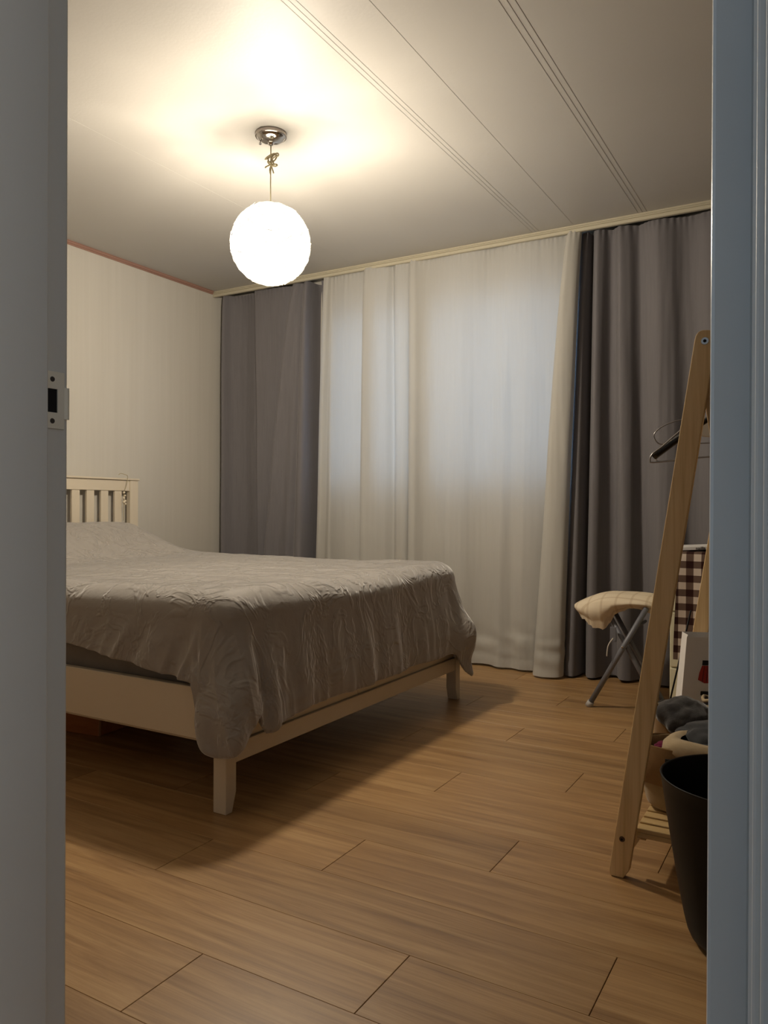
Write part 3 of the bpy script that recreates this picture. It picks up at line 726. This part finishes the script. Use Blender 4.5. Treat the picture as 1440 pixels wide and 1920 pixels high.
tube('wire_body', smooth_path([(XA, yk, 1.085), (XA-.05, yk, 1.070), (XA-.11, yk, 1.020), (tipx+.032, yk, .992), (tipx+.010, yk, .975), (tipx+.004, yk, .958), (tipx+.018, yk, .953), (XA-.05, yk, .962), (XA+.05, yk, .966), (XA+.15, yk, .955), (XA+.166, yk, .962), (XA+.155, yk, .985), (XA+.11, yk, 1.02), (XA+.05, yk, 1.07)], 6, True), .0018, mat['wire'], h2, 8, True)
h3 = tag(empty('clothes_hanger', (XA, 2.13, ZA)), 'thin steel hanger bent into a wide oval loop behind the black one', 'hanger', 'clothes hangers on the wooden rack')
yk = 2.125
hook('hook', XA, yk, 1.062, .0015, mat['wire'], h3)
tube('wire_body', smooth_path([(XA, yk, 1.062), (-.30, yk, 1.062), (-.345, yk+.0, 1.066), (-.39, yk, 1.052), (-.413, yk, 1.030), (-.402, yk, 1.007), (-.375, yk, 1.003), (-.30, yk, 1.003), (XA, yk, 1.003), (-.12, yk, 1.003), (-.09, yk, 1.015), (-.085, yk, 1.04), (-.12, yk, 1.058), (-.18, yk, 1.062)], 6, True), .0015, mat['wire'], h3, 8, True)
h4 = tag(empty('clothes_hanger', (XA, 2.22, ZA)), 'white plastic hanger with a rounded flat end, just showing beside the door frame', 'hanger', 'clothes hangers on the wooden rack')
yk = 2.22
hook('hook', XA, yk, 1.09, .0022, mat['whiteplastic'], h4)
bm = bmesh.new()
P = []
for i in range(40):
    a = 2*PI*i/40; c_, s_ = math.cos(a), math.sin(a)
    x = XA-.012 + .066*math.copysign(abs(c_)**.55, c_); z = 1.049+.026*math.copysign(abs(s_)**.6, s_)*(1) + .004*(1-abs(c_)); P.append((x, z))
bm.free(); prism('paddle_body', P, 1, yk-.006, yk+.006, mat['whiteplastic'], h4, .003, 2)

# ------------------------------------------------------------------ folding stool
stool = tag(empty('folding_stool', (-.80, 3.33, 0)), 'low folding stool with crossed grey steel legs and a cream checked drawstring cover', 'stool')
SCX, SCY, STZ = -.768, 3.36, .455
def cover():
    V = []; F = []; N = 120; 
    def outline(a, s=1.0):
        c_, s_ = math.cos(a), math.sin(a); e = .72
        x = .180*math.copysign(abs(c_)**e, c_); y = .135*math.copysign(abs(s_)**e, s_)
        # pulled-out nose to the left
        x -= .02*max(0, -c_)**3
        return SCX+x*s, SCY+y*s
    rings = 22
    for r_ in range(rings):
        s = r_/(rings-1)
        for i in range(N):
            a = 2*PI*i/N; x, y = outline(a, s)
            z = STZ+.024*(1-s**4) + .002*nz(x*20, y*20, 1) - .030*sstep(-.80, -.95, x)*s
            V.append((x, y, z))
    skirt = 26
    for j in range(1, skirt+1):
        t = j/skirt
        for i in range(N):
            a = 2*PI*i/N; x, y = outline(a, 1.0); c_, s_ = math.cos(a), math.sin(a)
            zt_ = STZ+.0 - .030*sstep(-.80, -.95, x)
            # skirt depth: deep pocket at the front-left, arched gap in the middle
            ang = math.degrees(a) % 360
            K = [(0, .06), (165, .030), (185, .030), (215, .062), (246, .110), (256, .122), (263, .095), (269, .050), (279, .032), (290, .032), (320, .052), (360, .06)]
            for (a0_, d0_), (a1_, d1_) in zip(K, K[1:]):
                if a0_ <= ang <= a1_: u_ = (ang-a0_)/(a1_-a0_); dep = d0_+(d1_-d0_)*u_*u_*(3-2*u_)
            z = zt_ - dep*t
            inn = .012*math.sin(min(1, t*1.4)*PI)-.012*t**2-.03*t**2*math.exp(-((ang-280)/22)**2)
            pk = (.004*math.sin(a*44)+.003*math.sin(a*27+1))*t**2
            V.append((x+c_*(inn+pk), y+s_*(inn+pk)*1.0, z))
    T = rings+skirt
    for r_ in range(T-1):
        for i in range(N):
            aa = r_*N+i; b = r_*N+(i+1) % N; F.append((aa, aa+N, b+N, b))
    return pyd('seat_cover', V, F, mat['creamcheck'], stool)
cover()
lathe('seat_board', [(.001, .445), (.10, .445), (.10, .430), (.001, .430)], SCX, SCY, mat['steel'], stool, 32, 1.4, 1.1)
def tleg(p, q, r_=.0095):
    t = tube('leg', [p, q], r_, mat['steel'], stool, 14); return t
# a single front leg crossing a pair
l1 = tleg((-.885, 3.24, .012), (-.655, 3.24, .432), .0112)
e = Vector((-.885, 3.24, .012)); d = (Vector((-.655, 3.24, .432))-e).normalized()
tube('foot_cap', [e-d*.012, e+d*.012], .0145, mat['footcap'], l1, 14)
for y in (3.266, 3.36):
    l1 = tleg((-.600, y, .012), (-.830, y, .425))
    e = Vector((-.600, y, .012)); d = (Vector((-.830, y, .425))-e).normalized()
    tube('foot_cap', [e-d*.012, e+d*.012], .0125, mat['footcap'], l1, 14)
tube('cross_bar', [(-.613, 3.266, .036), (-.613, 3.36, .036)], .007, mat['steel'], stool)
tube('cross_bar', [(-.700, 3.24, .350), (-.700, 3.44, .350)], .007, mat['steel'], stool)
tube('pivot_rod', [(-.7485, 3.226, .266), (-.7485, 3.372, .266)], .0045, mat['chrome'], stool)
box('lock_bracket', -.80, -.775, 3.233, 3.2395, .285, .345, mat['steel'], stool, .001)
V, F = tube_data(smooth_path([(-.785, 3.225, .30), (-.800, 3.215, .275), (-.806, 3.215, .25), (-.808, 3.215, .225)], 6), .0025, 6)
pyd('drawstring', V, F, mat['whitecloth'], stool)

# ------------------------------------------------------------------ drawer cabinet, gingham cloth, papers
cab = tag(empty('drawer_cabinet', (-.35, 3.38, 0)), 'cream plastic drawer cabinet against the grey curtain, behind the rack', 'cabinet')
CX0, CX1, CY0, CY1, CZ = -.560, -.14, 3.20, 3.56, .665
box('body', CX0, CX1, CY0+.012, CY1, .0005, CZ-.018, mat['cabinet'], cab, .004)
box('top', CX0-.012, CX1+.012, CY0-.008, CY1+.006, CZ-.0175, CZ, mat['cabinet'], cab, .004, 2)
for a, b in ((.010, .206), (.211, .427), (.432, .640)):
    dr = box('drawer', CX0+.003, CX1-.003, CY0-.002, CY0+.0115, a, b, mat['cabinet'], cab, .004, 2)
    box('handle', (CX0+CX1)/2-.06, (CX0+CX1)/2+.06, CY0-.012, CY0-.0025, b-.05, b-.035, mat['cabinet'], dr, .002)
def gcloth():
    V = []; F = []; nx_, ny_ = 60, 90; x0, x1 = -.528, -.20
    for j in range(ny_+1):
        s = j/ny_*(.30+.42)
        for i in range(nx_+1):
            x = x0+(x1-x0)*i/nx_
            if s < .30: y = CY1-.03-(s/.30)*(CY1-.03-CY0+.012); z = CZ+.003
            else:
                d = s-.30; y = CY0-.016-.010*(1-math.exp(-d/.03)) - .010*nz(x*14, d*3, 2)*min(1, d*6) ; z = CZ+.003-d*(1+.01*nz(x*5, 1, 1)) + (-.035*(x-x0)*0)
                y = min(y, CY0-.014)
            V.append((x + .012*sstep(.3, .72, s)*-1, y, z))
    for j in range(ny_):
        for i in range(nx_): a = j*(nx_+1)+i; F.append((a, a+1, a+nx_+2, a+nx_+1))
    o = pyd('gingham_cloth', V, F, mat['gingham']); return o
tag(gcloth(), 'brown and white gingham cloth draped over the cream cabinet front', 'cloth')
# booklet with lettering on the cabinet
bk = tag(empty('booklet', (-.42, 3.30, CZ)), 'white booklet with dark lettering lying on the gingham cloth', 'booklet')
Mb = Matrix.Translation((-.44, 3.245, CZ+.0045)) @ Matrix.Rotation(math.radians(14), 4, 'Z') @ Matrix.Rotation(math.radians(-3), 4, 'Y')
rbox('pages', (-.10, .14, 0, .17, .005, .020), mat['paperbag'], bk, Mb, .002)
f_ = bpy.data.curves.new('lettering', 'FONT'); f_.body = 'nailla'; f_.size = .018; f_.extrude = .0003
to = bpy.data.objects.new('lettering', f_); link(to); to.matrix_world = Mb @ Matrix.Translation((-.03, -.0008, .0065)) @ Matrix.Rotation(PI/2, 4, 'X')
bpy.context.view_layer.update()
me = bpy.data.meshes.new_from_object(to); me.transform(to.matrix_world); bpy.data.objects.remove(to)
mesh_obj('lettering', me, mat['blackprint'], bk)

# thin black line slanting by the far leg
tag(tube('slanting_line', [(-.4985, 2.62, .004), (-.393, 2.62, .51)], .0028, mat['black']), 'thin black line slanting beside the far leg of the rack', 'rod')

# ------------------------------------------------------------------ paper bag on the shelf
bag = tag(empty('paper_bag', (-.25, 2.38, SZ)), 'white paper shopping bag with a red and black print, standing on the rack shelf', 'bag')
bz0, bz1 = SZ+.001, .470
th20 = math.radians(20); BU = Vector((math.cos(th20), math.sin(th20), 0)); BV = Vector((-math.sin(th20), math.cos(th20), 0)); BP = Vector((-.388, 2.335, 0))
def bp(u, v, z): return BP + BU*(u+.030*(z-bz0)/(bz1-bz0)) + BV*(v+(.010 if v < .04 else -.010 if v > .05 else 0)*(z-bz0)/(bz1-bz0)) + Vector((0, 0, z))
BW, BD = .235, .090
def quad(name, ps): pyd(name, ps, [tuple(range(len(ps)))], mat['paperbag'], bag, False)
quad('front_panel', [bp(0, 0, bz0), bp(BW, 0, bz0), bp(BW, 0, bz1), bp(0, 0, bz1-.006)])
quad('back_panel', [bp(0, BD, bz0), bp(BW, BD, bz0), bp(BW, BD, bz1), bp(0, BD, bz1)])
g0, g1 = bp(-.004, .045, bz0), bp(.010, .045, bz1-.004)
pyd('gusset', [bp(0, 0, bz0), g0, g1, bp(0, 0, bz1-.006), bp(0, BD, bz0), bp(0, BD, bz1)], [(0, 1, 2, 3), (1, 4, 5, 2)], mat['paperbag'], bag, False)
pyd('gusset', [bp(BW, 0, bz0), bp(BW, BD, bz0), bp(BW, BD, bz1), bp(BW, 0, bz1)], [(0, 1, 2, 3)], mat['paperbag'], bag, False)
pyd('base', [bp(0, 0, bz0), bp(BW, 0, bz0), bp(BW, BD, bz0), bp(0, BD, bz0)], [(0, 1, 2, 3)], mat['paperbag'], bag, False)
def fprint(name, pts, m, d=.0012):
    pyd(name, [bp(u, -d, z) for u, z in pts], [tuple(range(len(pts)))], m, bag, False)
ru = .058
fprint('black_print', [(ru-.010, .400), (ru+.020, .400), (ru+.020, .386), (ru-.010, .386)], mat['blackprint'])
fprint('red_print', [(ru-.010, .385), (ru+.022, .385), (ru+.033, .366), (ru+.036, .345), (ru+.026, .336), (ru, .335), (ru-.018, .344), (ru-.016, .364)], mat['redprint'])
for q in range(3): fprint('print_line', [(ru-.004+q*.009, .384), (ru-.0030+q*.009, .384), (ru-.0055+q*.011, .338), (ru-.0070+q*.011, .338)], mat['blackprint'], .0018)
fprint('black_print', [(ru-.008, .312), (ru+.025, .312), (ru+.025, .300), (ru-.008, .300)], mat['blackprint'])

# ------------------------------------------------------------------ baskets with clothes on the shelf
def basket(name, cx, cy, ax, ay, z0, z1, mbody, label, cat, mrim=None, bulge=.06, lean=0.0, th=.006, e=.7, zj=.0, foot=.22):
    root = tag(empty(name, (cx, cy, z0)), label, cat)
    N = 72; V = []; F = []; prof = []
    n_ = 22
    for j in range(n_+1):
        t = j/n_; s = (1-foot*(1-t)**2.0) + bulge*math.sin(t*PI); z = z0+(z1-z0)*t
        if t < .12: s *= .80+.20*math.sqrt(max(0, 1-(1-t/.12)**2))
        prof.append((s, z))
    outer = prof; inner = [(s-th/ax, z) for s, z in prof[::-1] if z > z0+.01]
    allp = outer+inner; m_ = len(allp)
    for (s, z) in allp:
        for i in range(N):
            a = 2*PI*i/N; c_, s_ = math.cos(a), math.sin(a); t = (z-z0)/(z1-z0)
            x = ax*s*math.copysign(abs(c_)**e, c_); y = ay*s*math.copysign(abs(s_)**e, s_)
            w_ = 1+.03*nz(c_*2, s_*2, z*6+cx)
            V.append((cx+x*w_+lean*t, cy+y*w_, z+t*(.008*nz(c_*1.5, s_*1.5, 4+cy)+zj*c_)))
    for j in range(m_-1):
        for i in range(N): F.append((j*N+i, j*N+(i+1) % N, (j+1)*N+(i+1) % N, (j+1)*N+i))
    F.append(tuple(range(N))[::-1]); F.append(tuple((m_-1)*N+i for i in range(N)))
    pyd('body', V, F, mbody, root)
    if mrim:
        P = []
        for i in range(N):
            a = 2*PI*i/N; c_, s_ = math.cos(a), math.sin(a)
            w_ = 1+.03*nz(c_*2, s_*2, z1*6+cx)
            P.append((cx+ax*1.01*math.copysign(abs(c_)**e, c_)*w_+lean, cy+ay*1.01*math.copysign(abs(s_)**e, s_)*w_, z1+.002+.008*nz(c_*1.5, s_*1.5, 4+cy)+zj*c_))
        tube('rim', P, .0045, mrim, root, 8, True)
    return root
# front felt tote with folded rim
b1 = basket('felt_basket', -.222, 1.960, .176, .076, SZ+.001, .268, mat['beigefelt'], 'beige felt basket with a folded canvas rim, behind the black bin', 'basket', None, .02, -.008, foot=.05)
def band(name, parent, cx, cy, ax, ay, rows, m, e=.7, n=90):
    V = []; F = []
    for (s_, z) in rows:
        for i in range(n):
            a = 2*PI*i/n; c_, s2 = math.cos(a), math.sin(a)
            V.append((cx+ax*s_*math.copysign(abs(c_)**e, c_), cy+ay*s_*math.copysign(abs(s2)**e, s2), z+.004*nz(c_*2, s2*2, 3)))
    for j in range(len(rows)-1):
        for i in range(n): F.append((j*n+i, j*n+(i+1) % n, (j+1)*n+(i+1) % n, (j+1)*n+i))
    return pyd(name, V, F, m, parent)
band('canvas_band', b1, -.224, 1.960, .176, .076, [(1.035, .178), (1.055, .180), (1.045, .230), (1.035, .268), (1.028, .270), (1.02, .266)], mat['browncanvas'])
band('folded_rim', b1, -.190, 1.945, .152, .072, [(1.00, .255), (1.045, .252), (1.075, .262), (1.06, .277), (.97, .290), (.86, .294), (.80, .288)], mat['tancanvas'])
rbox('label_patch', (-.337, -.302, 1.8800, 1.8820, .222, .250), mat['blackprint'], b1, None, .0005)
b2 = basket('canvas_basket', -.225, 2.125, .176, .076, SZ+.001, .305, mat['browncanvas'], 'brown canvas basket full of dark clothes on the rack shelf', 'basket', mat['tancanvas'], .02, -.008, foot=.06)
def cloth_heap(name, cx, cy, ax, ay, z0, zh, m, label, seed, cat='clothing', e=2.2, tw=0):
    V = []; F = []; nu_, nv_ = 64, 30
    for j in range(nv_+1):
        ph = PI*j/nv_ - PI/2
        for i in range(nu_):
            a = 2*PI*i/nu_; d = Vector((math.cos(ph)*math.cos(a), math.cos(ph)*math.sin(a), math.sin(ph)))
            w_ = 1+.16*noise.noise(d*1.6+Vector((seed, 0, 0)))+.07*noise.noise(d*4+Vector((seed, 3, 0)))
            x, y, z = d.x*ax*w_, d.y*ay*w_, d.z*zh*w_
            x, z = x*math.cos(tw)-z*math.sin(tw), x*math.sin(tw)+z*math.cos(tw)
            V.append((cx+x, cy+y, z0+zh+z))
    for j in range(nv_):
        for i in range(nu_): F.append((j*nu_+i, j*nu_+(i+1) % nu_, (j+1)*nu_+(i+1) % nu_, (j+1)*nu_+i))
    return tag(pyd(name, V, F, m), label, cat)
cloth_heap('knitted_sweater', -.315, 2.075, .078, .062, .245, .052, mat['knit'], 'charcoal knitted garment bunched on top of the brown basket', 4, tw=-.35)
cloth_heap('folded_trousers', -.200, 2.010, .130, .075, .232, .042, mat['darkcloth'], 'smooth slate-coloured garment beside the charcoal knit in the basket', 9, tw=-.10)
cloth_heap('magenta_scarf', -.352, 1.975, .026, .024, .238, .013, mat['magenta'], 'small magenta cloth peeking out under the charcoal knit', 2)
cloth_heap('grey_scarf', -.225, 1.950, .120, .050, .215, .034, mat['darkcloth'], 'dark grey cloth filling the front felt basket', 6, e=2)
b3 = basket('storage_basket', -.205, 2.252, .100, .038, SZ+.001, .318, mat['darkcloth'], 'small dark basket with a pale rim in front of the paper bag', 'basket', mat['tancanvas'], .02, 0)

# ------------------------------------------------------------------ waste bin
bn = tag(empty('waste_bin', (-.132, 1.53, 0)), 'black plastic waste bin standing on the floor in front of the rack', 'bin')
cx, cy, Rt, Rb, zr = -.141, 1.608, .153, .103, .316
pr = [(.001, .0006), (Rb-.035, .0006), (Rb-.018, .004), (Rb-.006, .013), (Rb, .026)]
for k_ in range(1, 13): t = k_/12; pr.append((Rb+(Rt-Rb)*t**.85, .026+(zr-.026)*t))
pr += [(Rt+.0015, zr+.002), (Rt-.0005, zr+.0035), (Rt-.003, zr+.002)]
for k_ in range(12, 0, -1): t = k_/12; pr.append((Rb+(Rt-Rb)*t**.85-.0035, .026+(zr-.026)*t))
pr += [(Rb-.012, .010), (.001, .009)]
lathe('bin_shell', pr, cx, cy, mat['black'], bn, 72)
